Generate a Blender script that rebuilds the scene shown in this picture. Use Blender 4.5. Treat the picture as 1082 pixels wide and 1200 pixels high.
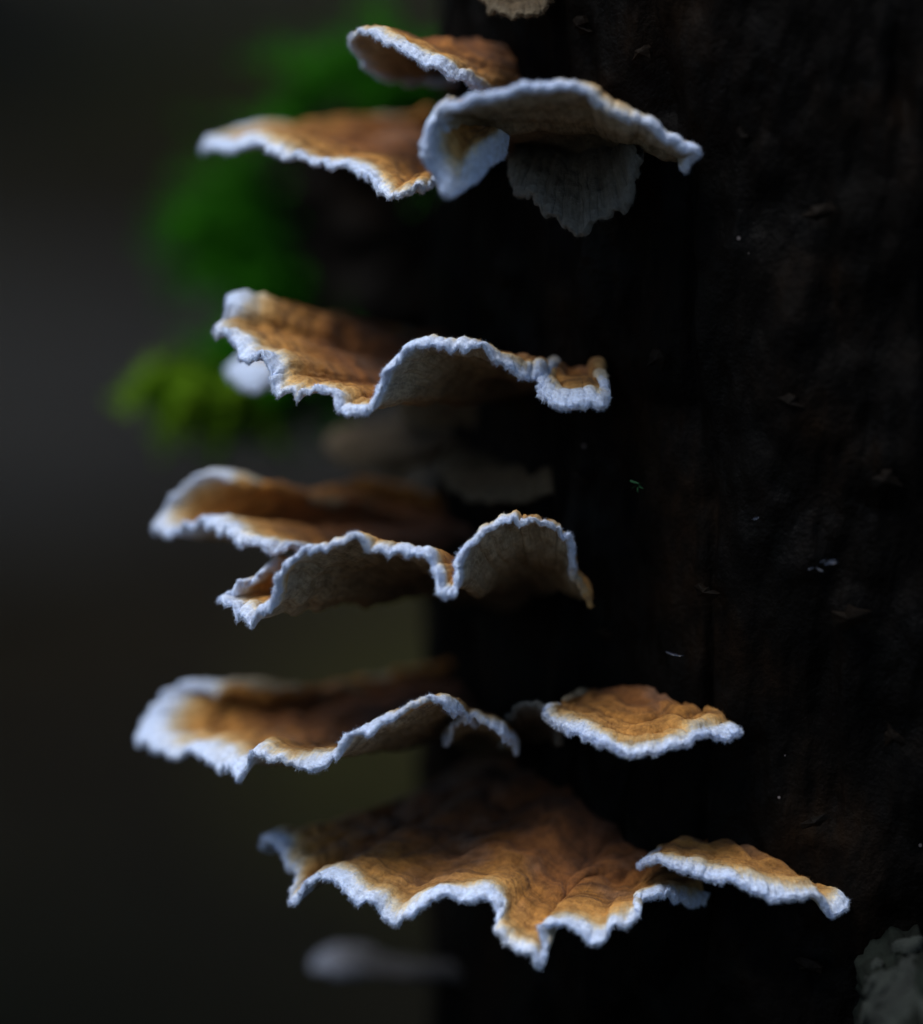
import bpy, math, random
import numpy as np
from mathutils import Vector

random.seed(7)
RNG = np.random.default_rng(11)
for o in list(bpy.data.objects):
    bpy.data.objects.remove(o)
C = bpy.context.scene.collection
R = math.radians

# ------------------------------------------------------------------ camera
DIST = 0.5                       # metres to the plane of focus
PITCH = R(12)
FWD = np.array([0, math.cos(PITCH), -math.sin(PITCH)])
RIGHT = np.array([1.0, 0, 0])
UP = np.array([0, math.sin(PITCH), math.cos(PITCH)])
CAM = -DIST * FWD
cd = bpy.data.cameras.new('camera')
cam = bpy.data.objects.new('camera', cd)
C.objects.link(cam)
cam.location = CAM
cam.rotation_euler = (R(90) - PITCH, 0, 0)
cd.sensor_fit = 'VERTICAL'
cd.sensor_height = 24
cd.lens = 100
cd.clip_start = 0.02
cd.clip_end = 500
cd.dof.use_dof = True
cd.dof.focus_distance = DIST + 0.0005
cd.dof.aperture_fstop = 3.5
cd.dof.aperture_blades = 9
bpy.context.scene.camera = cam

# ------------------------------------------------------------------ light
SUN_EL, SUN_AZ = R(67), R(256)   # azimuth clockwise from +Y: from the left, on the camera's side
world = bpy.data.worlds.new('World')
bpy.context.scene.world = world
world.use_nodes = True
wn = world.node_tree.nodes
sky = wn.new('ShaderNodeTexSky')
sky.sky_type = 'NISHITA'
sky.sun_disc = False
sky.sun_elevation = SUN_EL
sky.sun_rotation = SUN_AZ
world.node_tree.links.new(sky.outputs[0], wn['Background'].inputs[0])
wn['Background'].inputs[1].default_value = 0.05
sl = bpy.data.lights.new('sun', 'SUN')
sl.energy = 1.5
sl.angle = R(40)
sl.color = (1.0, 0.99, 0.97)
sun = bpy.data.objects.new('sun', sl)
C.objects.link(sun)
sd = Vector((math.sin(SUN_AZ) * math.cos(SUN_EL), math.cos(SUN_AZ) * math.cos(SUN_EL), math.sin(SUN_EL)))
sun.rotation_euler = sd.to_track_quat('Z', 'Y').to_euler()
vs = bpy.context.scene.view_settings
vs.view_transform = 'Standard'
vs.look = 'None'
vs.gamma = 1
vs.use_curve_mapping = False
vs.exposure = 1.5

# ------------------------------------------------------------------ helpers
def tag(o, label=None, cat=None, group=None, kind=None):
    if label: o['label'] = label
    if cat: o['category'] = cat
    if group: o['group'] = group
    if kind: o['kind'] = kind
    return o

def empty(name, loc):
    o = bpy.data.objects.new(name, None)
    o.empty_display_size = 0.01
    C.objects.link(o)
    o.location = [float(v) for v in loc]
    return o

def mesh(name, verts, faces, mat, parent=None, smooth=True, attrs=None, uv=None):
    """verts Nx3 in world space, faces list/array of tris or quads"""
    verts = np.asarray(verts, dtype=np.float64)
    faces = np.asarray(faces, dtype=np.int32)
    off = np.array(parent.location) if parent is not None and parent.parent is None else np.zeros(3)
    if parent is not None and parent.parent is not None:
        off = np.array(parent.parent.location) + np.array(parent.location)
    me = bpy.data.meshes.new(name)
    n = faces.shape[1]
    me.vertices.add(len(verts))
    me.vertices.foreach_set('co', (verts - off).astype(np.float32).ravel())
    me.loops.add(faces.size)
    me.loops.foreach_set('vertex_index', faces.ravel())
    me.polygons.add(len(faces))
    me.polygons.foreach_set('loop_start', np.arange(0, faces.size, n, dtype=np.int32))
    try:
        me.polygons.foreach_set('loop_total', np.full(len(faces), n, dtype=np.int32))
    except Exception:
        pass
    me.update(calc_edges=True)
    if smooth:
        me.polygons.foreach_set('use_smooth', np.ones(len(faces), dtype=bool))
    for k, v in (attrs or {}).items():
        a = me.attributes.new(k, 'FLOAT', 'POINT')
        a.data.foreach_set('value', np.asarray(v, dtype=np.float32).ravel())
    if uv is not None:
        a = me.attributes.new('fan', 'FLOAT_VECTOR', 'POINT')
        a.data.foreach_set('vector', np.asarray(uv, dtype=np.float32).ravel())
    me.validate()
    me.materials.append(mat)
    o = bpy.data.objects.new(name, me)
    C.objects.link(o)
    if parent is not None:
        o.parent = parent
    return o

def h3(ix, iy, iz, seed):
    n = (ix * 374761393 + iy * 668265263 + iz * 2147483647 + seed * 1274126177) & 0xFFFFFFFF
    n = ((n ^ (n >> 13)) * 1274126177) & 0xFFFFFFFF
    n = ((n ^ (n >> 16)) * 2246822519) & 0xFFFFFFFF
    return ((n ^ (n >> 15)) & 0xFFFFFF) / float(0xFFFFFF) * 2 - 1

def vnoise(p, seed=0):
    """smooth value noise in -1..1, p is Nx3"""
    p = np.asarray(p, dtype=np.float64)
    i = np.floor(p).astype(np.int64)
    f = p - i
    f = f * f * f * (f * (f * 6 - 15) + 10)
    r = 0
    for a in (0, 1):
        wx = f[..., 0] if a else 1 - f[..., 0]
        for b in (0, 1):
            wy = f[..., 1] if b else 1 - f[..., 1]
            for c in (0, 1):
                wz = f[..., 2] if c else 1 - f[..., 2]
                r = r + wx * wy * wz * h3(i[..., 0] + a, i[..., 1] + b, i[..., 2] + c, seed)
    return r

def fbm(p, octaves=4, seed=0, gain=0.5):
    r, a = 0, 1.0
    p = np.asarray(p, dtype=np.float64)
    for k in range(octaves):
        r = r + a * vnoise(p * (2.03 ** k) + 17.3 * k, seed + k)
        a *= gain
    return r

def spline(pts, n=2000, closed=False):
    """centripetal-ish Catmull-Rom through pts (Nx3), resampled evenly by length; returns fine samples and knots' arc positions"""
    p = np.asarray(pts, dtype=np.float64)
    q = np.vstack([2 * p[0] - p[1], p, 2 * p[-1] - p[-2]])
    out, knot = [], [0]
    m = 40
    for k in range(1, len(q) - 2):
        t = np.linspace(0, 1, m, endpoint=False)[:, None]
        p0, p1, p2, p3 = q[k - 1], q[k], q[k + 1], q[k + 2]
        d1, d2 = (p2 - p0) * 0.5, (p3 - p1) * 0.5
        L = np.linalg.norm(p2 - p1)
        for d in (d1, d2):
            l = np.linalg.norm(d)
            if l > 1.15 * L: d *= 1.15 * L / l
        out.append((2 * t**3 - 3 * t**2 + 1) * p1 + (t**3 - 2 * t**2 + t) * d1 + (-2 * t**3 + 3 * t**2) * p2 + (t**3 - t**2) * d2)
    out = np.vstack(out + [p[-1:]])
    return out

def resample(fine, n):
    l = np.r_[0, np.cumsum(np.linalg.norm(np.diff(fine, axis=0), axis=1))]
    s = np.linspace(0, l[-1], n)
    return np.stack([np.interp(s, l, fine[:, k]) for k in range(3)], 1), s

def pt(px, py, d):
    """point seen at photo pixel (px, py), d metres behind the plane of focus"""
    return CAM + (DIST + d) * (FWD + RIGHT * (px - 541) / 1e4 / DIST + UP * (600 - py) / 1e4 / DIST)

# the trunk the fungi grow on: a slightly leaning cylinder
TR, TX, TY, LEAN = 0.072, 0.0685, 0.062, math.tan(R(4))
def trunk_depth(px, py):
    ray = FWD + RIGHT * (px - 541) / 1e4 / DIST + UP * (600 - py) / 1e4 / DIST
    ax, bx = CAM[0] - TX, ray[0]
    ay, by = CAM[1] - TY - LEAN * CAM[2], ray[1] - LEAN * ray[2]
    A, B, D = bx * bx + by * by, 2 * (ax * bx + ay * by), ax * ax + ay * ay - TR * TR
    q = B * B - 4 * A * D
    t = -B / (2 * A) if q < 0 else (-B - math.sqrt(q)) / (2 * A)
    return t - DIST

# ------------------------------------------------------------------ materials
def new_mat(name):
    m = bpy.data.materials.new(name)
    m.use_nodes = True
    nt = m.node_tree
    return m, nt, nt.nodes['Principled BSDF']

def N(nt, t, **kw):
    n = nt.nodes.new(t)
    for k, v in kw.items():
        if k.startswith('i_'):
            n.inputs[int(k[2:])].default_value = v
        else:
            setattr(n, k, v)
    return n

def ramp(nt, src, stops, interp='LINEAR'):
    r = nt.nodes.new('ShaderNodeValToRGB')
    r.color_ramp.interpolation = interp
    e = r.color_ramp.elements
    while len(e) < len(stops): e.new(0.5)
    for el, (p, c) in zip(e, stops):
        el.position = p
        el.color = (*c, 1) if len(c) == 3 else c
    nt.links.new(src, r.inputs[0])
    return r

def mix(nt, fac, a, b, mode='MIX'):
    n = nt.nodes.new('ShaderNodeMix')
    n.data_type = 'RGBA'
    n.blend_type = mode
    for sock, v in ((n.inputs[0], fac), (n.inputs[6], a), (n.inputs[7], b)):
        if hasattr(v, 'is_linked') or hasattr(v, 'links'):
            nt.links.new(v, sock)
        elif isinstance(v, tuple):
            sock.default_value = (*v, 1)
        else:
            sock.default_value = v
    return n.outputs[2]

def math_n(nt, op, a, b=None, clamp=False):
    n = nt.nodes.new('ShaderNodeMath')
    n.operation = op
    n.use_clamp = clamp
    for k, v in enumerate((a, b)):
        if v is None: continue
        if hasattr(v, 'links'): nt.links.new(v, n.inputs[k])
        else: n.inputs[k].default_value = v
    return n.outputs[0]

def noise_n(nt, vec, scale, detail=4, rough=0.55, out=0):
    n = nt.nodes.new('ShaderNodeTexNoise')
    n.inputs['Scale'].default_value = scale
    n.inputs['Detail'].default_value = detail
    n.inputs['Roughness'].default_value = rough
    if vec is not None: nt.links.new(vec, n.inputs['Vector'])
    return n.outputs[out]

def vscale(nt, vec, sc):
    n = nt.nodes.new('ShaderNodeVectorMath')
    n.operation = 'MULTIPLY'
    nt.links.new(vec, n.inputs[0])
    n.inputs[1].default_value = sc
    return n.outputs[0]

def bump(nt, bsdf, h, strength, dist):
    b = nt.nodes.new('ShaderNodeBump')
    b.inputs['Strength'].default_value = strength
    b.inputs['Distance'].default_value = dist
    nt.links.new(h, b.inputs['Height'])
    nt.links.new(b.outputs[0], bsdf.inputs['Normal'])
    return b

def fungus_mat(name, top, dimmed=0.0):
    """colour follows the growth zones: distance in mm from the margin (attribute rim_mm) and position on the fan (fan)"""
    m, nt, b = new_mat(name)
    rim = N(nt, 'ShaderNodeAttribute', attribute_name='rim_mm').outputs['Fac']
    fan = N(nt, 'ShaderNodeAttribute', attribute_name='fan').outputs['Vector']
    co = N(nt, 'ShaderNodeTexCoord').outputs['Object']
    big = noise_n(nt, co, 230, 3)
    fine = noise_n(nt, co, 1900, 4, 0.65)
    patch = noise_n(nt, co, 110, 3)
    fib = noise_n(nt, vscale(nt, fan, (3.2, 0.45, 1)), 1.0, 4)
    zone = noise_n(nt, vscale(nt, fan, (0.05, 0.75, 1)), 1.0, 4)
    d = math_n(nt, 'ADD', rim, math_n(nt, 'MULTIPLY', math_n(nt, 'SUBTRACT', big, 0.5), 3.2))
    d = math_n(nt, 'ADD', d, math_n(nt, 'MULTIPLY', math_n(nt, 'SUBTRACT', fib, 0.5), 1.3))
    d = math_n(nt, 'ADD', d, math_n(nt, 'MULTIPLY', math_n(nt, 'SUBTRACT', fine, 0.5), 1.6))
    d = math_n(nt, 'DIVIDE', d, 25.0)
    if dimmed:
        col = ramp(nt, d, [(p, tuple(v * dimmed for v in c)) for p, c in {1.0: [(0.0, (.14, .16, .215)), (0.06, (.13, .145, .19)), (0.16, (.08, .085, .105)), (0.3, (.03, .03, .034))],
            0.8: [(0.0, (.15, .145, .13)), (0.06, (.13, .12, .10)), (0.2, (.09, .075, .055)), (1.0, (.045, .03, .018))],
            0.5: [(0.0, (.17, .135, .085)), (0.06, (.15, .11, .065)), (0.2, (.11, .08, .045)), (1.0, (.045, .03, .018))]}[dimmed]]).outputs[0]
    elif top:
        col = ramp(nt, d, [(0.0, (.56, .67, .90)), (0.038, (.58, .66, .82)), (0.064, (.58, .54, .44)), (0.105, (.48, .31, .125)),  # bluish margin stops: cool sky light tinted into the white
                           (0.16, (.40, .205, .055)), (0.32, (.32, .145, .030)), (0.55, (.20, .076, .018)), (1.0, (.085, .032, .011))]).outputs[0]
        band = ramp(nt, zone, [(0.34, (.34, .28, .24)), (0.46, (.90, .87, .84)), (0.54, (1.05, 1, .95)), (0.66, (1.4, 1.4, 1.42))]).outputs[0]
        col = mix(nt, math_n(nt, 'MULTIPLY', math_n(nt, 'MULTIPLY', d, 6.0, True), 0.75), col, mix(nt, 1.0, col, band, 'MULTIPLY'))
        # old weathered patches with a mauve bloom
        col = mix(nt, math_n(nt, 'MULTIPLY', ramp(nt, patch, [(0.55, (0, 0, 0)), (0.72, (1, 1, 1))]).outputs[0], math_n(nt, 'MULTIPLY', d, 1.6, True)), col, (.22, .125, .08))
    else:
        col = ramp(nt, d, [(0.0, (.56, .68, .90)), (0.035, (.54, .60, .70)), (0.07, (.42, .385, .32)),  # same sky blue put into the white of the edge
                           (0.2, (.33, .285, .205)), (0.5, (.21, .165, .105)), (1.0, (.075, .052, .032))]).outputs[0]
    mot = ramp(nt, noise_n(nt, co, 620, 3, 0.6), [(0.34, (.62, .57, .52)), (0.5, (.97, .96, .95)), (0.66, (1.22, 1.2, 1.18))]).outputs[0]
    col = mix(nt, math_n(nt, 'MULTIPLY', math_n(nt, 'MULTIPLY', d, 8.0, True), 0.85), col, mix(nt, 1.0, col, mot, 'MULTIPLY'))
    spk = ramp(nt, fine, [(0.32, (.66, .63, .60)), (0.62, (1.1, 1.1, 1.1))]).outputs[0]
    col = mix(nt, 0.8, col, mix(nt, 1.0, col, spk, 'MULTIPLY'))
    if not top:
        sp2 = ramp(nt, fib, [(0.35, (.55, .53, .5)), (0.6, (1.05, 1.05, 1.05))]).outputs[0]
        col = mix(nt, 0.7, col, mix(nt, 1.0, col, sp2, 'MULTIPLY'))
    nt.links.new(col, b.inputs['Base Color'])
    b.inputs['Roughness'].default_value = 0.8
    b.inputs['Specular IOR Level'].default_value = 0.2
    b.inputs['Subsurface Weight'].default_value = 0.1
    b.inputs['Subsurface Radius'].default_value = (0.0008, 0.0006, 0.0004)
    b.inputs['Subsurface Scale'].default_value = 1.0
    if top:
        b.inputs['Sheen Weight'].default_value = 0.06
        b.inputs['Sheen Roughness'].default_value = 0.5
        wet = ramp(nt, patch, [(0.45, (.82, .82, .82)), (0.7, (.5, .5, .5))])
        nt.links.new(wet.outputs[0], b.inputs['Roughness'])
    h = math_n(nt, 'ADD', math_n(nt, 'MULTIPLY', fine, 1.3), math_n(nt, 'MULTIPLY', fib, 0.25))
    bump(nt, b, h, 0.75, 0.00024)
    return m

M_DIMMED = {k: (fungus_mat('dimmed_fungus_cap', True, k), fungus_mat('dimmed_fungus_underside', False, k)) for k in (0.5, 0.8, 1.0)}  # dull tones; shade on the sheltered brackets is put into the colour
M_TOP = fungus_mat('fungus_cap', True)
M_UND = fungus_mat('fungus_underside', False)

def simple_mat(name, c1, c2, scale, rough=0.8, bstr=0.5, bdist=0.001, spec=0.3, detail=5):
    m, nt, b = new_mat(name)
    co = N(nt, 'ShaderNodeTexCoord').outputs['Object']
    n = noise_n(nt, co, scale, detail)
    c = ramp(nt, n, [(0.32, c1), (0.68, c2)])
    nt.links.new(c.outputs[0], b.inputs['Base Color'])
    b.inputs['Roughness'].default_value = rough
    b.inputs['Specular IOR Level'].default_value = spec
    bump(nt, b, noise_n(nt, co, scale * 3, 4), bstr, bdist)
    return m

def bark_mat():
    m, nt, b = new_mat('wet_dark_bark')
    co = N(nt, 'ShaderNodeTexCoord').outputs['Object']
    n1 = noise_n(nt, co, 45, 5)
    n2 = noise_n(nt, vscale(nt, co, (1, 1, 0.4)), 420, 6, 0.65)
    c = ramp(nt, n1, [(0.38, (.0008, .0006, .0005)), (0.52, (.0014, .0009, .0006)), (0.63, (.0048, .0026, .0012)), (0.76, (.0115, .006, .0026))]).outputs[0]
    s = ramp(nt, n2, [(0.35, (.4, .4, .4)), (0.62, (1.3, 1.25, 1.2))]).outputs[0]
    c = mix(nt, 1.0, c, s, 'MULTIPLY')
    # sparse pale grains of lichen and wood dust
    v = N(nt, 'ShaderNodeTexVoronoi')
    v.inputs['Scale'].default_value = 330
    nt.links.new(co, v.inputs['Vector'])
    pick = math_n(nt, 'GREATER_THAN', noise_n(nt, v.outputs['Position'], 97, 2), 0.62)
    dot = math_n(nt, 'LESS_THAN', math_n(nt, 'ADD', v.outputs['Distance'], math_n(nt, 'MULTIPLY', n2, 0.16)), 0.13)
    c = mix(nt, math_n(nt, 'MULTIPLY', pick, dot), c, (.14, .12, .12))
    nt.links.new(c, b.inputs['Base Color'])
    r = ramp(nt, noise_n(nt, co, 120, 3), [(0.40, (.75, .75, .75)), (0.72, (.42, .42, .42))])
    nt.links.new(r.outputs[0], b.inputs['Roughness'])
    b.inputs['Specular IOR Level'].default_value = 0.06
    bump(nt, b, math_n(nt, 'ADD', n2, math_n(nt, 'MULTIPLY', noise_n(nt, co, 1500, 3), 0.4)), 0.7, 0.0007)
    return m
M_BARK = bark_mat()
M_FLAKE = simple_mat('bark_flake', (.0018, .0013, .001), (.0065, .004, .0022), 160, 0.7, 0.8, 0.0006, 0.08)
M_LICHEN = simple_mat('grey_green_lichen', (.004, .0058, .005), (.013, .0175, .0148), 190, 0.9, 0.8, 0.0006)
M_STUB = simple_mat('lichen_stained_bark', (.0022, .0024, .002), (.010, .0135, .0112), 130, 0.9, 0.8, 0.0006, 0.05)
M_MOSS = simple_mat('moss_leaf', (.004, .035, .001), (.035, .21, .006), 110, 0.8, 0.2, 0.0003, 0.05)
M_MOSS2 = simple_mat('young_moss_leaf', (.09, .19, .008), (.19, .36, .018), 80, 0.8, 0.2, 0.0003, 0.05)
M_GREEN = simple_mat('tiny_green_leaf', (.018, .075, .03), (.035, .14, .055), 600, 0.5, 0.3, 0.0001)
M_GLINT = simple_mat('wet_glint_blue', (.02, .025, .04), (.07, .085, .13), 900, 0.18, 0.6, 0.0003, 0.6)  # pale blue glint of wet bark put into the colour

# ------------------------------------------------------------------ the dead tree
STUB_C, STUB_R = pt(1070, 1182, -0.004), np.array([0.0062, 0.026, 0.0082])
def build_tree():
    t = empty('dead_tree', (TX, TY, -0.58))
    tag(t, 'dark wet dead tree trunk that carries all the bracket fungi', 'tree')
    # trunk: dense where the photograph looks, coarse elsewhere
    th = np.r_[np.linspace(R(170), R(295), 460), np.linspace(R(295), R(530), 90)[1:-1]]
    z = np.r_[np.linspace(-0.60, -0.085, 60)[:-1], np.linspace(-0.085, 0.085, 430), np.linspace(0.085, 0.62, 60)[1:]]
    T, Z = np.meshgrid(th, z)
    base = np.stack([np.cos(T) * TR, np.sin(T) * TR, Z], -1)
    p = base.reshape(-1, 3)
    r = TR + 0.0022 * fbm(p * [38, 38, 20], 4, 3) + 0.0008 * fbm(p * [170, 170, 80], 3, 9) + 0.00028 * fbm(p * [520, 520, 200], 3, 21)
    r += 0.0012 * np.abs(fbm(p * [110, 110, 55], 2, 33)) - 0.0004
    zz = Z.ravel()
    fis = 1 - np.abs(fbm(p * [62, 62, 9] + [0, 0, 3], 3, 51))
    r -= 0.0016 * np.clip(fis - 0.80, 0, 1) / 0.2      # long drying cracks
    flare = np.clip((-zz - 0.35) / 0.25, 0, 1) ** 2 * 0.05
    r = r + flare * (1 + 0.4 * np.sin(T.ravel() * 5))
    r = r * (1 - 0.25 * np.clip((zz - 0.3) / 0.32, 0, 1))
    x = TX + np.cos(T.ravel()) * r
    y = TY + LEAN * zz + np.sin(T.ravel()) * r
    n, m_ = len(z), len(th)
    top_jag = np.where(np.arange(len(zz)) >= (n - 1) * m_, 0.03 * fbm(p * [40, 40, 0], 2, 5), 0)
    V = np.stack([x, y, zz + top_jag], 1)
    i, j = np.meshgrid(np.arange(n - 1), np.arange(m_), indexing='ij')
    a = i * m_ + j
    b2 = i * m_ + (j + 1) % m_
    F = np.stack([a, b2, b2 + m_, a + m_], -1).reshape(-1, 4)
    # broken top closed with a splintered sheet
    k = len(V)
    rim0 = (n - 1) * m_
    cx = V[rim0:].mean(0) + [0, 0, -0.03]
    V = np.vstack([V, cx])
    cap = np.array([[rim0 + q, rim0 + (q + 1) % m_, k, k] for q in range(m_)])
    cap_mesh = cap[:, :3]
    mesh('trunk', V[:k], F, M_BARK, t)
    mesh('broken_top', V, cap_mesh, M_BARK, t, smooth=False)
    # burr bulging behind the upper shelves, on the far left side of the trunk
    def blob(name, ctr, rad, seed, mat, parent, amp=0.25, nu=60, nv=80):
        u = np.linspace(0.001, math.pi - 0.001, nu)
        v = np.linspace(0, 2 * math.pi, nv, endpoint=False)
        U, W = np.meshgrid(u, v, indexing='ij')
        d = np.stack([np.sin(U) * np.cos(W), np.sin(U) * np.sin(W), np.cos(U)], -1).reshape(-1, 3)
        rr = 1 + amp * fbm(d * 2.2, 4, seed)
        Vv = ctr + d * rr[:, None] * np.array(rad)
        ii, jj = np.meshgrid(np.arange(nu - 1), np.arange(nv), indexing='ij')
        aa = ii * nv + jj
        bb = ii * nv + (jj + 1) % nv
        return mesh(name, Vv, np.stack([aa, aa + nv, bb + nv, bb], -1).reshape(-1, 4), mat, parent)
    blob('burr', pt(480, 265, 0.13), (0.020, 0.026, 0.021), 4, M_BARK, t)
    # a snapped side twig below it
    a0, a1 = pt(525, 440, 0.105), pt(205, 456, 0.10)
    tw, _ = resample(spline([a0, (a0 * 2 + a1) / 3 + [0, 0, .002], (a0 + 2 * a1) / 3 - [0, 0, .001], a1]), 40)
    V, F = [], []
    ns = 12
    for q, c in enumerate(tw):
        rr = 0.0042 * (1 - 0.55 * q / 39)
        for s in range(ns):
            an = 2 * math.pi * s / ns
            V.append(c + np.array([0.0, math.cos(an), math.sin(an)]) * rr * (1 + 0.2 * float(fbm(np.array([[q * .4, an, 3]]), 2, 8)[0])))
    for q in range(39):
        for s in range(ns):
            F.append([q * ns + s, q * ns + (s + 1) % ns, (q + 1) * ns + (s + 1) % ns, (q + 1) * ns + s])
    mesh('side_twig', V, F, M_BARK, t)
    blob('branch_stub', STUB_C, STUB_R, 14, M_STUB, t, amp=0.30)
    # loose flakes of bark on the face of the trunk
    spots = [(600, 330, 34), (690, 300, 26), (780, 420, 30), (860, 330, 26), (930, 470, 30), (1010, 380, 34), (1040, 560, 30),
             (770, 600, 28), (835, 690, 26), (905, 620, 22), (1000, 720, 38), (930, 790, 30), (1050, 860, 34), (900, 900, 28),
             (960, 960, 26), (1030, 1000, 30), (720, 740, 24), (820, 550, 22), (960, 250, 36), (1045, 170, 30), (880, 160, 26),
             (900, 60, 34), (760, 60, 26), (1010, 60, 30), (690, 30, 26), (860, 1110, 30), (950, 1130, 28), (760, 1150, 26), (690, 560, 20)]
    for px, py, size in spots[::2]:
        d = trunk_depth(px, py)
        c = pt(px, py, d)
        nrm = np.array([c[0] - TX, c[1] - TY - LEAN * c[2], 0]); nrm /= np.linalg.norm(nrm)
        tx = np.array([-nrm[1], nrm[0], 0]); tz = np.array([0, 0, 1.0])
        ang = random.uniform(-0.5, 0.5)
        e1 = tx * math.cos(ang) + tz * math.sin(ang); e2 = -tx * math.sin(ang) + tz * math.cos(ang)
        k = 11
        rr = [size * 1e-4 * 0.5 * random.uniform(0.35, 1.3) for _ in range(k)]
        lift = random.uniform(0.0003, 0.001)
        V, F = [], []
        for lay in (0, 1):
            for q in range(k):
                an = 2 * math.pi * q / k
                V.append(c + e1 * math.cos(an) * rr[q] * 1.2 + e2 * math.sin(an) * rr[q] * 0.8 + nrm * (0.0006 + lift * (0.5 + 0.5 * math.sin(an)) + 0.0006 * lay))
        for q in range(k):
            F.append([q, (q + 1) % k, k + (q + 1) % k, k + q])
        V.append(np.mean(V[k:], 0) + nrm * 0.0006)
        F += [[k + q, k + (q + 1) % k, 2 * k, 2 * k] for q in range(k)]
        bm_faces = [f if f[2] != f[3] else f[:3] for f in F]
        me = bpy.data.meshes.new('bark_flake')
        me.from_pydata([tuple(np.array(v) - np.array(t.location)) for v in V], [], bm_faces)
        me.materials.append(M_FLAKE)
        o = bpy.data.objects.new('bark_flake', me)
        C.objects.link(o); o.parent = t
    return t
tree = build_tree()

# ------------------------------------------------------------------ bracket fungi
GROUP = 'bracket fungi growing in tiers on the trunk'
def bracket(label, rim, base, ns=300, nu=40, th=1.5, seed=1, bulge=0.0, flip=False, wig=0.5, fuzz=1500, pleat=0.5, inset=0.004, dull=None, dimmed=None, power=2.0, win=0.10, dull_end=None, tipw=2.6, curl=1.1, white=0.0):
    """rim: (px, py, depth mm) along the margin from its rear attachment round the front; base: (px, py[, depth mm]) where it joins the trunk"""
    MT, MU = M_DIMMED[dimmed] if dimmed else (M_TOP, M_UND)
    th = th * 0.72
    fuzz = int(fuzz * 6)
    rw = np.array([pt(a, b, (c + 0.13 * max(0, 300 - a)) / 1000) for a, b, c in rim])
    bw = np.array([pt(q[0], q[1], q[2] / 1000 if len(q) > 2 else trunk_depth(q[0], q[1]) + inset) for q in base])
    rs, sl_ = resample(spline(rw), ns)
    bs, _ = resample(spline(bw), ns)
    s_mm = sl_ * 1000
    one = np.zeros_like(s_mm)
    # small irregular teeth along the margin, outward and up/down
    out = rs - bs
    L = np.linalg.norm(out, axis=1)
    outn = out / L[:, None]
    q = np.stack([s_mm, one + seed * 7.7, one], 1)
    amp = 0.6 + 0.6 * np.clip(vnoise(q * [0.13, 1, 1], seed + 77) + 0.5, 0, 1)
    tooth = (fbm(q * [0.33, 1, 1], 3, seed) * 0.75 + fbm(q * [1.3, 1, 1], 2, seed + 5) * 0.30) * amp
    lift = fbm(q * [0.3, 1, 1], 3, seed + 40)
    u = np.linspace(0, 1, nu) ** 0.72
    U = u[:, None]
    w = U ** 3
    # the folds of the margin die away towards the trunk
    k_ = max(3, int(ns * win)) | 1
    ker = np.hanning(k_ + 2)[1:-1]; ker /= ker.sum()
    pad = np.vstack([np.repeat(rs[:1], k_ // 2, 0), rs, np.repeat(rs[-1:], k_ // 2, 0)])
    sm = np.stack([np.convolve(pad[:, c], ker, 'valid') for c in range(3)], 1)
    P = bs[None] * (1 - U[..., None]) + sm[None] * U[..., None] + (rs - sm)[None] * (U ** power)[..., None]
    P = P + outn[None] * (w * tooth[None] * wig * 0.8 / 1000)[..., None]
    P[..., 2] += w * lift[None] * wig * 0.8 / 1000
    # the youngest growth rolls over into a thin ragged lip
    rm0 = (1 - U) * L[None] * 1000
    rag = 0.55 + 0.75 * fbm(q * [0.38, 1, 1], 3, seed + 131) + 0.35 * fbm(q * [1.25, 1, 1], 2, seed + 133)
    roll_ = np.clip(1 - rm0 / 2.6, 0, 1) ** 1.8
    side = np.clip(np.abs(outn[:, 2]) * -1.4 + 1.25, 0.15, 1)
    P[..., 2] += (0.45 - roll_ * (0.45 + np.clip(rag, -0.25, 1.6)[None] * curl * side[None])) * np.clip(U * 4, 0, 1) / 1000
    # swell of the cap, growth ridges, radial pleats
    P[..., 2] += bulge / 1000 * 4 * U * (1 - U)
    rim_mm = (1 - U) * L[None] * 1000
    if dull:      # the rear of the margin carries no white up to this knot of the rim
        l_ = np.r_[0, np.cumsum(np.linalg.norm(np.diff(rw, axis=0), axis=1))]
        f_ = np.clip((l_[dull] / l_[-1] - s_mm / s_mm[-1]) / 0.06 + 0.5, 0, 1)
        rim_mm = rim_mm + 7.0 * (f_ * f_ * (3 - 2 * f_))[None]
    if dull_end is not None:
        l_ = np.r_[0, np.cumsum(np.linalg.norm(np.diff(rw, axis=0), axis=1))]
        f_ = np.clip((s_mm / s_mm[-1] - l_[dull_end] / l_[-1]) / 0.06 + 0.5, 0, 1)
        rim_mm = rim_mm + (7.0 if dimmed == 1.0 else 2.4) * (f_ * f_ * (3 - 2 * f_))[None]
    # white margin widened at left tips: their bright light put into the colour
    f_ = np.clip((rs[:, 0] - pt(335, 600, 0)[0]) / (pt(225, 600, 0)[0] - pt(335, 600, 0)[0]), 0, 1)
    rim_mm = rim_mm - white * np.clip((1 - U) * 6, 0, 1)
    rim_mm = rim_mm - tipw * (f_ * f_ * (3 - 2 * f_))[None] * np.clip((1 - U) * 6, 0, 1)
    rim_vis = rim_mm + 0.9 * vnoise(np.stack([s_mm * 0.16, one, one + seed], 1), seed + 91)[None] * np.ones_like(U)
    g = np.stack([np.broadcast_to(s_mm[None] * 0.05, rim_mm.shape), rim_mm * 0.38 + 0.9 * vnoise(np.stack([s_mm * .2, one, one], 1), seed + 2)[None], np.full_like(rim_mm, seed)], -1)
    P[..., 2] += 0.00045 * fbm(g.reshape(-1, 3), 3, seed + 3).reshape(rim_mm.shape) * np.clip(rim_mm / 2, 0, 1)
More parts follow.
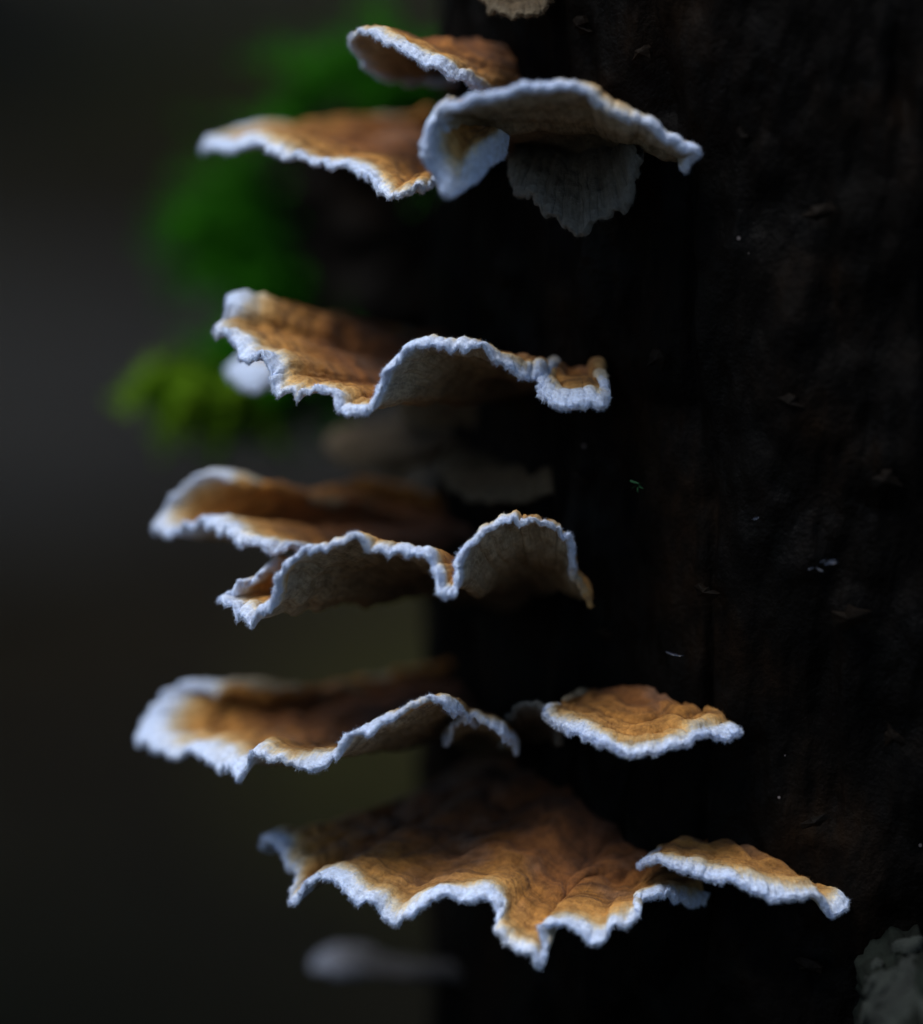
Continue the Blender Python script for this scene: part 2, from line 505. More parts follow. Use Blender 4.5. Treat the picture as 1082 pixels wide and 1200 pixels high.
    P[..., 2] += 0.0007 * fbm((P * 150).reshape(-1, 3), 3, seed + 8).reshape(rim_mm.shape) * (1 - U ** 4)
    pl = vnoise(np.stack([s_mm * 0.75, one, one + seed], 1), seed + 12) + 0.5 * vnoise(np.stack([s_mm * 1.7, one, one + seed], 1), seed + 13)
    P[..., 2] += pleat * 0.00035 * pl[None] * (U ** 1.5)
    du = np.gradient(P, axis=0)
    ds = np.gradient(P, axis=1)
    n = np.cross(du, ds)
    n /= np.linalg.norm(n, axis=-1, keepdims=True) + 1e-12
    # smooth normals along the fan so that thin offsets do not cross
    for _ in range(3):
        n[:, 1:-1] = (n[:, :-2] + 2 * n[:, 1:-1] + n[:, 2:]) / 4
        n[1:-1] = (n[:-2] + 2 * n[1:-1] + n[2:]) / 4
    n /= np.linalg.norm(n, axis=-1, keepdims=True) + 1e-12
    if flip: n = -n
    e = du / (np.linalg.norm(du, axis=-1, keepdims=True) + 1e-12)
    thick = th / 1000 * (1.0 + 0.25 * U ** 2 - 0.70 * U ** 6) * (1 + 0.18 * vnoise(q * [0.5, 1, 1], seed + 30)[None])
    half = thick / 2
    hang = 1 + U ** 4 * (0.4 * np.clip(fbm(q * [0.55, 1, 1], 3, seed + 120), -0.5, 1.0))[None]   # ragged lower lip
    # fluffy relief near the margin
    def fluff(V, amt):
        f = fbm((V * 1250).reshape(-1, 3), 3, seed + 60).reshape(V.shape[:2])
        return amt * f
    wq = (0.25 + 0.75 * U ** 5)
    top = P + n * (half + fluff(P, 0.00017) * wq)[..., None]
    und = P - n * (half * hang + fluff(P + 3, 0.00010) * wq)[..., None]
    # edge roll
    na = 9
    aa = np.linspace(math.pi / 2, -math.pi / 2, na)
    roll = np.stack([P[-1] + (n[-1] * math.sin(x) * (hang[-1][:, None] if x < 0 else 1.0) + e[-1] * math.cos(x) * 0.8) * half[-1][:, None] for x in aa], 0)
    fl = fluff(roll, 0.00020)
    dirs = np.stack([n[-1] * math.sin(x) + e[-1] * math.cos(x) for x in aa], 0)
    roll = roll + dirs * fl[..., None]
    roll[0], roll[-1] = top[-1], und[-1]
    k = int(nu * 0.93)
    def grid(G, flipf=False):
        a, b = G.shape[:2]
        i, j = np.meshgrid(np.arange(a - 1), np.arange(b - 1), indexing='ij')
        v = i * b + j
        F = np.stack([v, v + b, v + b + 1, v + 1], -1).reshape(-1, 4)
        return F[:, ::-1] if flipf else F
    root = empty('bracket_fungus', bs[ns // 2])
    tag(root, label, 'bracket fungus', GROUP)
    fanc = np.stack([np.broadcast_to(s_mm[None], rim_mm.shape) + seed * 31, rim_mm, np.full_like(rim_mm, seed * 3.1)], -1)
    # sides closed: the two ends of the fan are rolled over too by joining first/last columns on the margin part
    ff = flip
    mesh('cap', top[:k + 1].reshape(-1, 3), grid(top[:k + 1], ff), MT, root, attrs={'rim_mm': rim_vis[:k + 1]}, uv=fanc[:k + 1].reshape(-1, 3))
    mesh('underside', und[:k + 1].reshape(-1, 3), grid(und[:k + 1], not ff), MU, root, attrs={'rim_mm': rim_vis[:k + 1]}, uv=fanc[:k + 1].reshape(-1, 3))
    mg = np.concatenate([top[k:], roll[1:-1], und[k:][::-1]], 0)
    mr = np.concatenate([rim_vis[k:], np.repeat(rim_vis[-1:], na - 2, 0), rim_vis[k:][::-1]], 0)
    mf = np.concatenate([fanc[k:], np.repeat(fanc[-1:], na - 2, 0), fanc[k:][::-1]], 0)
    mesh('margin', mg.reshape(-1, 3), grid(mg, ff), MT, root, attrs={'rim_mm': mr}, uv=mf.reshape(-1, 3))
    # felt of short hairs
    if fuzz:
        i = (RNG.random(fuzz) ** 0.35 * (nu - 1)).astype(int)
        j = RNG.integers(0, ns, fuzz)
        b0 = top[i, j]
        dr = n[i, j] * RNG.uniform(0.2, 1.0, (fuzz, 1)) + e[i, j] * RNG.uniform(0.2, 1.2, (fuzz, 1)) + RNG.normal(0, .35, (fuzz, 3))
        rm = rim_vis[i, j]
        # rim hairs start from the roll
        m2 = RNG.random(fuzz) < 0.5
        ai = RNG.integers(0, na - 2, fuzz)
        b0[m2] = roll[ai[m2], j[m2]]
        dr[m2] = dirs[ai[m2], j[m2]] + RNG.normal(0, .5, (int(m2.sum()), 3))
        rm[m2] = rim_vis[-1][j[m2]]
        dr /= np.linalg.norm(dr, axis=1, keepdims=True)
        ln = RNG.uniform(0.12, 0.40, (fuzz, 1)) / 1000 * np.where(m2, 1.3, 1.0)[:, None]
        sd_ = np.cross(dr, RNG.normal(0, 1, (fuzz, 3)))
        sd_ /= np.linalg.norm(sd_, axis=1, keepdims=True)
        V = np.stack([b0 - sd_ * 1.6e-5, b0 + sd_ * 1.6e-5, b0 + dr * ln], 1).reshape(-1, 3)
        F = np.arange(fuzz * 3).reshape(-1, 3)
        o = mesh('felt_hairs', V, F, MT, root, smooth=False, attrs={'rim_mm': np.repeat(rm, 3)}, uv=np.repeat(fanc[i, j], 3, 0))
        o['kind'] = 'stuff'
    return root

# --- top tier
bracket('small topmost bracket fungus at left with upturned white lip and grey underside',
        [(535, 98, 30), (480, 92, 28), (440, 84, 22), (419, 64, 15), (412, 46, 9), (430, 38, 4), (468, 52, 1), (508, 76, 0), (545, 96, 3), (580, 108, 12)],
        [(530, 96), (545, 84), (565, 62), (600, 66), (618, 98)], seed=3, bulge=-0.7, th=1.3, curl=0.4)
bracket('long pointed bracket fungus at top left with flat rust brown cap before green moss',
        [(505, 128, 48), (420, 137, 46), (330, 147, 42), (266, 153, 34), (238, 170, 25), (275, 166, 19), (320, 170, 14), (357, 186, 11), (400, 191, 8), (428, 200, 5), (455, 229, 0), (482, 219, 1), (512, 212, 6), (545, 214, 14)],
        [(512, 150), (520, 170), (545, 180), (580, 190)], seed=5, dull=2, ns=340, th=1.8, fuzz=1800, bulge=-0.4)
bracket('long pale grey bracket fungus at top seen from below with white front edge',
        [(560, 178, 2), (528, 160, -8), (514, 140, -13), (526, 124, -16), (552, 113, -17), (620, 103, -16), (684, 103, -14), (704, 121, -13), (750, 138, -11), (788, 164, -9), (818, 179, -8), (800, 188, -5)],
        [(590, 180), (610, 185), (640, 175), (700, 180), (760, 185), (800, 190)], seed=8, ns=360, th=2.2, fuzz=1800, pleat=0.9, curl=0.45)
bracket('drooping cream tongue shaped bracket fungus at left end of the pale grey top shelf',
        [(528, 128, -13), (506, 146, -13), (498, 172, -13), (506, 200, -12), (528, 225, -11), (552, 212, -9), (574, 196, -6), (592, 176, -2)],
        [(540, 136, -5), (552, 142, -3), (570, 150, 0), (590, 160, 3)], seed=81, ns=260, nu=34, th=2.0, bulge=1.2, white=0.6, curl=0.3, pleat=0.2, fuzz=900)
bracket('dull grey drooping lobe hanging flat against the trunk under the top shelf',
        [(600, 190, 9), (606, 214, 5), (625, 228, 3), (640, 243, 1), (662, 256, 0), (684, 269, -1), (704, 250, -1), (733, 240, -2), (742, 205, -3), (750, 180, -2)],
        [(625, 180), (660, 165), (700, 165), (735, 172)], seed=12, dimmed=0.8, th=2.4, flip=True, pleat=1.0, bulge=0.8, fuzz=500)
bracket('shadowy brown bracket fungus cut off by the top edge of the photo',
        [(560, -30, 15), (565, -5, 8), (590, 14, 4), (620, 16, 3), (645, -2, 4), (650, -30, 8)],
        [(575, -45), (610, -50), (640, -40)], seed=15, dimmed=0.5, ns=200, fuzz=300, flip=True)
# --- second tier
bracket('ragged second tier bracket fungus with ochre cap and arched white lip over ribbed underside',
        [(520, 396, 46), (440, 384, 43), (382, 373, 38), (335, 371, 29), (300, 354, 20), (270, 344, 13), (265, 362, 9), (251, 380, 5), (272, 392, 3), (290, 410, 2), (316, 424, 1), (322, 450, 0), (360, 454, -2), (390, 461, -3), (398, 475, -4), (420, 480, -5), (437, 466, -5), (445, 442, -4), (456, 417, -4), (476, 405, -3), (512, 399, -2), (560, 406, -1), (600, 418, 1), (640, 432, 4)],
        [(520, 402), (528, 405), (540, 415), (560, 450), (600, 462), (648, 446)], seed=21, curl=1.45, white=0.5, dull=4, ns=460, nu=54, th=1.6, fuzz=3500, pleat=1.0, bulge=-0.6, win=0.13)
bracket('small stubby bracket fungus with thick pale lip at right end of the ragged shelf',
        [(648, 430, 10), (634, 446, 4), (636, 462, 1), (655, 470, -1), (688, 469, -1), (694, 466, -1), (704, 473, -1), (712, 466, 1), (706, 446, 5), (702, 432, 10)],
        [(655, 438), (672, 433), (690, 430), (700, 432)], seed=24, ns=240, th=2.4, fuzz=900, bulge=0.0, curl=0.25, white=0.9, dull_end=8)
bracket('small blurred white bracket fungus peeping out under the left end of the ragged shelf',
        [(335, 416, 42), (290, 415, 40), (267, 425, 38), (275, 441, 35), (300, 446, 34), (335, 440, 34)],
        [(350, 412, 38), (352, 424, 36), (345, 434, 34)], seed=27, ns=160, nu=24, th=2.0, fuzz=200)
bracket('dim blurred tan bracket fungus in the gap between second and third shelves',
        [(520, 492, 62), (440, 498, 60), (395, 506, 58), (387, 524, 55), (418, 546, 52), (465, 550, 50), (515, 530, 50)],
        [(530, 498), (540, 515), (550, 520)], seed=30, dimmed=0.5, ns=180, nu=28, fuzz=200)
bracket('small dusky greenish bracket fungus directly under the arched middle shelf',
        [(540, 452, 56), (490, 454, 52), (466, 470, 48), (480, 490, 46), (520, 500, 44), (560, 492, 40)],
        [(545, 450), (560, 462), (575, 480)], seed=33, dimmed=0.5, ns=160, nu=24, flip=True, fuzz=150)
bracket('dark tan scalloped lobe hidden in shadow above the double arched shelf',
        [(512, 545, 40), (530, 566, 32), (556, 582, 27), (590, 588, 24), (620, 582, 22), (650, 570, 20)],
        [(540, 525), (580, 530), (620, 540), (650, 555)], seed=36, dimmed=0.5, ns=200, nu=28, flip=True, fuzz=200)
# --- third tier
bracket('broad white tipped left lobe of the third shelf, brown hollow cap fading into shadow',
        [(560, 600, 50), (480, 572, 48), (430, 560, 45), (380, 572, 40), (330, 574, 33), (288, 562, 27), (240, 552, 20), (206, 574, 15), (183, 603, 11), (194, 627, 9), (238, 607, 8), (264, 616, 7), (300, 634, 7), (338, 640, 8), (400, 655, 15)],
        [(520, 596), (525, 610), (545, 625), (560, 640)], seed=41, white=0.3, dull=5, ns=380, nu=48, th=1.7, fuzz=2600, pleat=0.4, bulge=-1.0, win=0.2, power=2.6)
bracket('front lobe of the third shelf with two high white arches and grey ribbed underside',
        [(420, 650, 26), (350, 652, 16), (318, 664, 9), (285, 686, 4), (258, 709, 0), (276, 711, -1), (300, 720, -3), (318, 703, -4), (327, 670, -5), (350, 646, -6), (400, 629, -6), (432, 634, -5), (470, 634, -5), (503, 650, -5), (511, 672, -6), (517, 692, -7), (534, 676, -6), (536, 652, -5), (554, 632, -4), (580, 615, -3), (610, 607, -2), (642, 610, 0), (664, 626, 2), (671, 646, 4), (672, 666, 6), (692, 690, 8)],
        [(520, 636), (524, 642), (530, 655), (545, 690), (580, 704), (640, 710), (685, 706)], seed=44, win=0.2, power=2.2, dull_end=24, curl=1.1, white=0.4, ns=480, nu=50, th=1.5, fuzz=3000, pleat=1.5)
# --- fourth tier
bracket('long wavy bracket fungus of the fourth shelf, blurred white left tip, brown cap darkening inward',
        [(550, 764, 52), (480, 790, 48), (400, 804, 43), (330, 808, 36), (262, 802, 28), (206, 804, 20), (176, 830, 14), (164, 869, 9), (202, 874, 7), (246, 884, 5), (270, 899, 3), (290, 894, 2), (300, 876, 1), (325, 887, 0), (384, 885, -2), (410, 865, -3), (450, 842, -4), (490, 820, -3), (520, 815, -2), (538, 830, 2), (560, 842, 10)],
        [(520, 790), (525, 800), (540, 815), (560, 840), (580, 850)], seed=51, curl=1.15, white=0.5, dull=4, ns=440, nu=50, th=1.8, fuzz=3000, bulge=-1.0, win=0.16, power=2.4, pleat=0.5)
bracket('small hooked bracket fungus with a white arched lip beside the long wavy shelf',
        [(520, 868, 16), (530, 852, 9), (548, 841, 6), (572, 844, 5), (592, 858, 6), (605, 872, 12)],
        [(545, 872), (570, 880), (600, 880)], seed=54, ns=180, nu=28, th=1.6, fuzz=500)
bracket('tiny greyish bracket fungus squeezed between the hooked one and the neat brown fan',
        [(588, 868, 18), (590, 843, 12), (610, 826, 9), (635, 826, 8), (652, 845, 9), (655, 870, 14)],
        [(600, 872), (625, 880), (650, 876)], seed=57, dimmed=0.8, ns=180, nu=28, th=1.5, fuzz=400)
bracket('neat fan shaped brown bracket fungus with crisp white edge at right of fourth tier',
        [(690, 814, 14), (655, 826, 8), (637, 836, 5), (650, 845, 2), (690, 860, -2), (720, 873, -4), (758, 879, -5), (800, 869, -4), (830, 860, -2), (864, 859, 0), (858, 847, 4), (826, 832, 8)],
        [(690, 818), (735, 812), (780, 812), (825, 835)], seed=60, dull=1, ns=400, nu=48, th=1.6, fuzz=3500, bulge=-0.35, curl=0.45, pleat=0.25)
# --- bottom tier
bracket('largest bracket fungus at the bottom with wide brown cap and jagged white edge',
        [(520, 920, 52), (460, 952, 46), (400, 980, 36), (352, 990, 28), (309, 984, 20), (330, 1000, 14), (349, 1022, 9), (340, 1050, 6), (351, 1052, 4), (362, 1032, 3), (390, 1028, 1), (415, 1050, -1), (440, 1064, -2), (465, 1074, -3), (490, 1060, -3), (550, 1045, -4), (572, 1050, -4), (584, 1062, -5), (582, 1084, -7), (605, 1104, -8), (624, 1112, -9), (632, 1127, -9), (639, 1108, -9), (634, 1088, -8), (660, 1086, -7), (704, 1098, -7), (715, 1085, -6), (748, 1074, -5), (744, 1055, -3), (775, 1046, 0), (800, 1052, 3), (830, 1040, 8)],
        [(528, 915), (560, 895), (640, 885), (700, 925), (770, 985), (820, 1020)], seed=66, dull=3, ns=540, nu=60, th=1.5, fuzz=4500, bulge=-1.5, pleat=0.2, curl=0.8, win=0.24, power=3.0)
bracket('slim sloping bracket fungus at bottom right with white edge running down to the right',
        [(775, 994, 9), (750, 1012, 3), (776, 1002, -1), (836, 1030, -3), (880, 1036, -4), (909, 1050, -4), (955, 1045, -3), (978, 1070, -2), (992, 1054, 0), (970, 1044, 4), (940, 1034, 7)],
        [(785, 996), (830, 986), (880, 990), (905, 1016), (940, 1034)], seed=70, ns=360, nu=42, th=1.6, fuzz=2500, curl=0.5, bulge=-0.4, pleat=0.25)
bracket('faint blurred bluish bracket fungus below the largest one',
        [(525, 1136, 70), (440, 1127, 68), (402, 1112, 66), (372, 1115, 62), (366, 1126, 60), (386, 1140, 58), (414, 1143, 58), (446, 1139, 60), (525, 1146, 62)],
        [(535, 1142), (540, 1146), (545, 1150)], seed=73, dull_end=6, dull=2, dimmed=1.0, ns=180, nu=26, fuzz=200, th=0.9)

# ------------------------------------------------------------------ moss behind the trunk
def moss(name, label, cat, spots, n_shoot, leaf, mat, seed, spread, size=1.0):
    """leafy moss shoots: stems ringed by tiny pointed leaves"""
    rg = np.random.default_rng(seed)
    root = empty(name, spots[0])
    tag(root, label, cat)
    V, F, SV, SF = [], [], [], []
    for _ in range(n_shoot):
        c = spots[rg.integers(len(spots))] + rg.normal(0, 1, 3) * np.array([1, 1, .75]) * spread
        d = np.array([-0.9, -0.25, 0.35]) + rg.normal(0, .45, 3)
        d /= np.linalg.norm(d)
        L = rg.uniform(0.004, 0.010) * size * (1.9 if rg.random() < .12 else 1)
        s1 = np.cross(d, [0.3, 1, .2]); s1 /= np.linalg.norm(s1)
        s2 = np.cross(d, s1)
        k = len(SV)
        SV += [c - s1 * 2e-4, c + s1 * 2e-4, c + s2 * 2e-4, c + d * L]
        SF += [[k, k + 1, k + 3], [k + 1, k + 2, k + 3], [k + 2, k, k + 3]]
        for q in range(16):
            t = q / 15
            an = q * 2.4
            o = s1 * math.cos(an) + s2 * math.sin(an)
            b0 = c + d * L * t + np.array([0, 0, -0.004]) * t * t
            tip = b0 + (o * 0.8 + d * 0.7) * leaf * rg.uniform(.7, 1.2)
            sd_ = np.cross(o, d) * leaf * 0.24
            mid = (b0 + tip) / 2 + d * leaf * .1
            k = len(V)
            V += [b0, mid + sd_, tip, mid - sd_]
            F.append([k, k + 1, k + 2, k + 3])
    a = mesh('leaf_mass', V, F, mat, root, smooth=False); a['kind'] = 'stuff'
    a = mesh('stems', SV, SF, mat, root, smooth=False); a['kind'] = 'stuff'
    return root
sp = [pt(a, b, c + .015) for a, b, c in [(515, 98, .095), (500, 90, .095), (485, 105, .10), (440, 110, .11), (415, 118, .11), (372, 190, .12), (345, 206, .12), (285, 268, .125), (300, 285, .125), (320, 275, .125), (345, 300, .12),
                                  (395, 335, .12), (370, 345, .12), (430, 190, .11), (395, 290, .12), (440, 150, .11)]]
moss('moss_cushion', 'deep green blurred moss cushion behind the upper shelves at left', 'moss', sp, 1100, 0.0022, M_MOSS, 3, 0.0024)
sp = [pt(a, b, c) for a, b, c in [(205, 445, .095), (222, 450, .095), (238, 457, .095), (262, 464, .095), (292, 472, .098)]]
moss('moss_sprig', 'bright yellow green blurred moss sprig at far left beside the ragged shelf', 'moss', sp, 160, 0.0024, M_MOSS2, 5, 0.0013, 0.5)
sp = [pt(a, b, c + .015) for a, b, c in [(300, 462, .088), (345, 455, .088), (300, 415, .10), (400, 445, .09)]]
moss('moss_cushion', 'dark green blurred moss on the snapped twig under the ragged shelf', 'moss', sp, 260, 0.0021, M_MOSS, 6, 0.0022, 0.7)

# ------------------------------------------------------------------ small things on the trunk's face
def lichen_patch():
    """many small overlapping thalli hugging the bark"""
    rg = np.random.default_rng(4)
    V, F = [], []
    for _ in range(210):
        dr = np.array([rg.normal(-.25, .5), -abs(rg.normal(.8, .3)), rg.normal(.65, .5)])
        dr /= np.linalg.norm(dr)
        c = STUB_C + dr * STUB_R
        n = dr / STUB_R; n /= np.linalg.norm(n)
        tx = np.cross([0, 0, 1.0], n); tx /= np.linalg.norm(tx); tz = np.cross(n, tx)
        r = rg.uniform(.0007, .0020)
        k = 18
        ph = rg.uniform(0, 6.28, 3)
        b = len(V)
        n1 = n + rg.normal(0, .10, 3)
        h = rg.uniform(.0001, .0008)
        for ring, (f, dz) in enumerate([(1.0, -.0006), (.97, .0002), (.6, .0004)]):
            for q in range(k):
                a = 2 * math.pi * q / k
                rr = r * f * (1 + .22 * math.sin(3 * a + ph[0]) + .16 * math.sin(5 * a + ph[1]) + .1 * math.sin(8 * a + ph[2]))
                o = tx * math.cos(a) * rr + tz * math.sin(a) * rr
                V.append(c + o + n * (h + dz) - n * np.dot(o, n1 - n) * .8)
        V.append(c + n * (h + .0001))
        for ring in range(2):
            for q in range(k):
                F.append([b + ring * k + q, b + ring * k + (q + 1) % k, b + (ring + 1) * k + (q + 1) % k, b + (ring + 1) * k + q])
        for q in range(0, k, 2):
            F.append([b + 2 * k + q, b + 2 * k + (q + 1) % k, b + 2 * k + (q + 2) % k, b + 3 * k])
    o = mesh('lichen_patch', V, F, M_LICHEN)
    tag(o, 'blurred grey green lichen crust on the branch stub at bottom right corner', 'lichen')
lichen_patch()

def leaf_blade(c, d, side, L, W, up, mat, name, label=None, cat=None, parent=None, fold=0.3):
    d = d / np.linalg.norm(d); side = side / np.linalg.norm(side); up = up / np.linalg.norm(up)
    V, F = [], []
    k = 9
    for q in range(k):
        t = q / (k - 1)
        w = W * math.sin(math.pi * min(1, t * 0.93 + 0.05)) ** 0.8
        m0 = c + d * L * t + up * L * 0.18 * math.sin(t * 2.6)
        V += [m0 - side * w + up * w * fold, m0 - up * .00006, m0 + side * w + up * w * fold]
    for q in range(k - 1):
        a = q * 3
        F += [[a, a + 1, a + 4, a + 3], [a + 1, a + 2, a + 5, a + 4]]
    n0 = len(V)
    V += [v - up * 0.00012 for v in V]
    F += [[n0 + f[3], n0 + f[2], n0 + f[1], n0 + f[0]] for f in F]
    o = mesh(name, V, F, mat, parent)
    if label: tag(o, label, cat)
    return o
def face_frame(px, py, out=0.0015):
    d = trunk_depth(px, py)
    c = pt(px, py, d)
    n = np.array([c[0] - TX, c[1] - TY - LEAN * c[2], 0]); n /= np.linalg.norm(n)
    return c + n * out, n, np.array([-n[1], n[0], 0]), np.array([0, 0, 1.0])
c, n, tx, tz = face_frame(764, 563, 0.003)
g = empty('moss_sprig', c)
tag(g, 'tiny green moss sprig alone on the dark trunk, right of the third shelf', 'moss')
for k, (a, b) in enumerate([(-.9, .35), (.8, .3), (.2, -1), (-.6, -.5), (.9, -.4)]):
    leaf_blade(c - n * .0005, tx * a + tz * b + n * .3, n * 1.0 + tx * -b, 0.0011, 0.00028, n, M_GREEN, 'leaf', parent=g)
c, n, tx, tz = face_frame(965, 657, 0.0028)
g = empty('glint_splinter', c)
tag(g, 'wet bark glint shaped as bluish splinters on the dark trunk at right', 'splinter')
for k in range(9):
    o = tx * random.uniform(-.0022, .0018); o = o + tz * (np.dot(o, tx) * .35 + random.uniform(-.0003, .0003))
    leaf_blade(c + o, tx + tz * random.uniform(-.4, .9), tz - tx * random.uniform(-.3, .3), random.uniform(.0005, .0013), random.uniform(.00007, .00016), n, M_GLINT, 'shard', parent=g)
for px, py, ang, lab in [(815, 830, -.3, 'thin wet sliver of bark just behind the neat brown fan'),
                         (805, 760, -.05, 'short wet bluish sliver on the trunk above the neat brown fan'),
                         (897, 604, .4, 'speck of wet bark glinting up and left of the bluish splinter')]:
    c, n, tx, tz = face_frame(px, py, 0.0026)
    L = 0.0009 if 'speck' in lab else 0.0026
    leaf_blade(c - tx * L / 2, tx + tz * ang, tz, L, 0.00013, n, M_GLINT, 'bark_sliver', lab, 'bark sliver')

# ------------------------------------------------------------------ forest floor far out of focus
def ground_mat():
    m, nt, b = new_mat('forest_floor')
    co = N(nt, 'ShaderNodeTexCoord').outputs['Object']
    n1 = noise_n(nt, co, 2.2, 3)
    n2 = noise_n(nt, co, 28, 5)
    c = ramp(nt, n1, [(0.35, (.010, .0078, .0045)), (0.5, (.016, .0132, .0078)), (0.66, (.021, .0188, .0095))]).outputs[0]
    s = ramp(nt, n2, [(0.35, (.5, .5, .5)), (0.65, (1.4, 1.35, 1.3))]).outputs[0]
    nt.links.new(mix(nt, 1.0, c, s, 'MULTIPLY'), b.inputs['Base Color'])
    b.inputs['Roughness'].default_value = 0.95
    b.inputs['Specular IOR Level'].default_value = 0.03
    bump(nt, b, n2, 0.6, 0.02)
    return m
GZ = -0.58
def gh(x, y):
    p = np.stack([np.asarray(x, float), np.asarray(y, float), np.zeros_like(np.asarray(x, float))], -1)
    return GZ + 0.035 * fbm(p * 1.3, 3, 77) * np.clip(np.hypot(p[..., 0], p[..., 1]) / 0.8, 0, 1)
def axis():
    a = np.r_[np.linspace(0, 8, 90), np.geomspace(8.3, 300, 26)]
    return np.r_[-a[::-1][:-1], a]
X, Y = np.meshgrid(axis(), axis())
Zg = gh(X.ravel(), Y.ravel())
m_ = X.shape[1]
i, j = np.meshgrid(np.arange(X.shape[0] - 1), np.arange(m_ - 1), indexing='ij')
a = i * m_ + j
g = mesh('ground', np.stack([X.ravel(), Y.ravel(), Zg], 1), np.stack([a, a + 1, a + m_ + 1, a + m_], -1).reshape(-1, 4), ground_mat())
tag(g, kind='structure')

# ------------------------------------------------------------------ the forest round about, trees added to block sky and shade the floor
M_TBARK = simple_mat('forest_bark', (.020, .017, .013), (.060, .054, .045), 14, 0.95, 0.8, 0.01, 0.05)
M_TLEAF = simple_mat('forest_leaf', (.020, .045, .010), (.045, .085, .022), 3, 0.6, 0.1, 0.002)
def forest_tree_meshes(seed, h, r0, ch, cr):
    rg = np.random.default_rng(seed)
    V, F = [], []
    ns, nz = 14, 26
    for q in range(nz):
        z = h * q / (nz - 1)
        rr = r0 * (1 - 0.75 * q / (nz - 1)) * (1 + 0.9 * math.exp(-z * 4))
        ox, oy = 0.06 * math.sin(q * .35 + seed), 0.06 * math.cos(q * .3 + seed)
        for k in range(ns):
            an = 2 * math.pi * k / ns
            f = rr * (1 + 0.12 * math.sin(3 * an + seed) + 0.06 * rg.normal())
            V.append((ox + f * math.cos(an), oy + f * math.sin(an), z))
    for q in range(nz - 1):
        for k in range(ns):
            F.append((q * ns + k, q * ns + (k + 1) % ns, (q + 1) * ns + (k + 1) % ns, (q + 1) * ns + k))
    def limb(p0, p1, ra):
        p0, p1 = np.array(p0), np.array(p1)
        d = p1 - p0; s1 = np.cross(d, [0.1, .2, 1]); s1 /= np.linalg.norm(s1); s2 = np.cross(d / np.linalg.norm(d), s1)
        b = len(V)
        for t in (0, .5, 1):
            for k in range(6):
                an = k * math.pi / 3
                V.append(tuple(p0 + d * t + np.array([0, 0, .12]) * math.sin(t * 3) + (s1 * math.cos(an) + s2 * math.sin(an)) * ra * (1 - .8 * t)))
        for t in (0, 1):
            for k in range(6):
                F.append((b + t * 6 + k, b + t * 6 + (k + 1) % 6, b + t * 6 + 6 + (k + 1) % 6, b + t * 6 + 6 + k))
    tips = []
    for q in range(22):
        z = ch + (h - ch) * (q + .5) / 22
        an = q * 2.4
        L = cr * rg.uniform(.6, 1.0) * math.sin(math.pi * min(1, .25 + .75 * (1 - (z - ch) / (h - ch)))) ** .6
        p1 = (L * math.cos(an), L * math.sin(an), z + L * .25)
        limb((0, 0, z), p1, r0 * .22)
        for t in np.linspace(.3, 1.05, 6): tips.append(np.array([p1[0] * t, p1[1] * t, z + L * .25 * t]))
    me = bpy.data.meshes.new('trunk'); me.from_pydata(V, [], F); me.materials.append(M_TBARK)
    for p in me.polygons: p.use_smooth = True
    n = 3600
    c = np.array(tips)[rg.integers(len(tips), size=n)] + rg.normal(0, .20, (n, 3))
    a = rg.normal(0, 1, (n, 3)); a /= np.linalg.norm(a, axis=1, keepdims=True)
    b = np.cross(a, rg.normal(0, 1, (n, 3))); b /= np.linalg.norm(b, axis=1, keepdims=True)
    sz = rg.uniform(.07, .13, (n, 1))
    LV = np.stack([c - a * sz, c + b * sz * .5, c + a * sz, c - b * sz * .5], 1).reshape(-1, 3)
    ml = bpy.data.meshes.new('crown'); ml.from_pydata(LV.tolist(), [], np.arange(4 * n).reshape(-1, 4).tolist()); ml.materials.append(M_TLEAF)
    return me, ml
kinds = [forest_tree_meshes(5, 6.5, .13, 1.9, 1.9), forest_tree_meshes(9, 7.5, .17, 2.3, 2.2), forest_tree_meshes(13, 3.0, .05, .8, .8)]
FOREST = [(-1.15, 1.15, 2, 'unseen understorey tree added left of the dead trunk to shade the floor'),  # added for its shadow on the near floor
          (-2.5, 5.0, 0, 'grey forest tree far out of focus behind the moss at left'),
          (-4.3, 3.8, 1, 'forest tree well to the left behind the mossy side of the trunk'),
          (1.5, 3.4, 1, 'forest tree hidden behind the dark trunk to the right'),
          (-.95, 6.2, 1, 'second forest tree deep in the background, farther off than the grey one'),
          (-3.4, 7.0, 0, 'far forest tree on the left horizon'),
          (1.6, 7.4, 0, 'far forest tree on the right behind the trunk'),
          (2.6, .4, 0, 'forest tree standing to the right of the dead trunk'),
          (2.2, -2.6, 1, 'unseen forest tree behind the viewer at right, added to block sky'),
          (.2, -3.4, 0, 'unseen forest tree straight behind the viewer, added to block sky'),
          (-2.6, -4.6, 1, 'unseen forest tree behind the viewer at left, added to block sky'),
          (-4.6, .4, 0, 'forest tree far to the left of the dead trunk')]
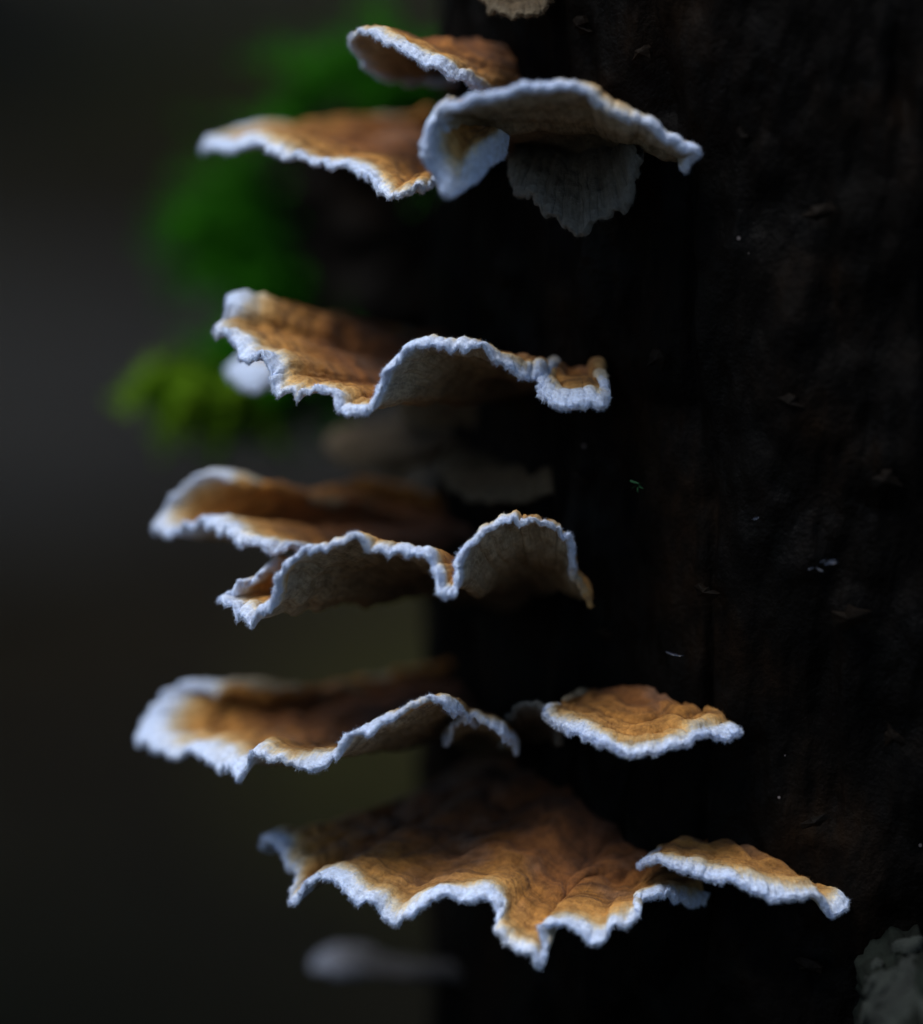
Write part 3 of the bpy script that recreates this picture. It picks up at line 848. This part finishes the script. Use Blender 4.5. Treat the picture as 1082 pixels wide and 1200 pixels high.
for x, y, k, lab in FOREST:
    root = empty('forest_tree', (x, y, float(gh(np.array([x]), np.array([y]))[0]) - .03))
    tag(root, lab, 'tree', 'trees of the surrounding forest')
    for nm, me in zip(('trunk', 'crown'), kinds[k]):
        o = bpy.data.objects.new(nm, me); C.objects.link(o); o.parent = root
    root.rotation_euler[2] = random.uniform(0, 6.28)

# ------------------------------------------------------------------ things lying on the forest floor
M_STONE = simple_mat('weathered_stone', (.0145, .0138, .0125), (.027, .0256, .0232), 9, 0.95, 0.7, 0.01, 0.05)
M_FLOORMOSS = simple_mat('floor_moss', (.018, .017, .005), (.042, .039, .013), 40, 0.95, 0.9, 0.006, 0.03)
def lump(name, label, cat, x, y, rx, ry, rz, mat, seed, amp=.22, sink=.3):
    nu, nv = 48, 72
    u = np.linspace(0.001, math.pi - 0.001, nu); v = np.linspace(0, 2 * math.pi, nv, endpoint=False)
    U, W = np.meshgrid(u, v, indexing='ij')
    d = np.stack([np.sin(U) * np.cos(W), np.sin(U) * np.sin(W), np.cos(U)], -1).reshape(-1, 3)
    rr = 1 + amp * fbm(d * 1.6, 5, seed)
    z0 = float(gh(np.array([x]), np.array([y]))[0])
    V = d * rr[:, None] * np.array([rx, ry, rz]) + np.array([x, y, z0 + rz * (1 - 2 * sink)])
    i, j = np.meshgrid(np.arange(nu - 1), np.arange(nv), indexing='ij')
    a = i * nv + j; b = i * nv + (j + 1) % nv
    o = mesh(name, V, np.stack([a, a + nv, b + nv, b], -1).reshape(-1, 4), mat)
    return tag(o, label, cat)
lump('flat_stone', 'grey flat stone far out of focus at the left edge, level with the second shelf', 'stone', -.50, 3.05, .48, .75, .06, M_STONE, 4, .15, .4)
lump('moss_mound', 'olive mossy mound far out of focus just left of the trunk below the third shelf', 'moss', .11, 2.0, .25, .5, .05, M_FLOORMOSS, 7, .15, .45)
lump('moss_mound', 'olive mossy mound far out of focus seen beside the trunk above the top shelf', 'moss', .10, 5.6, .75, .9, .12, M_FLOORMOSS, 9, .15, .45)
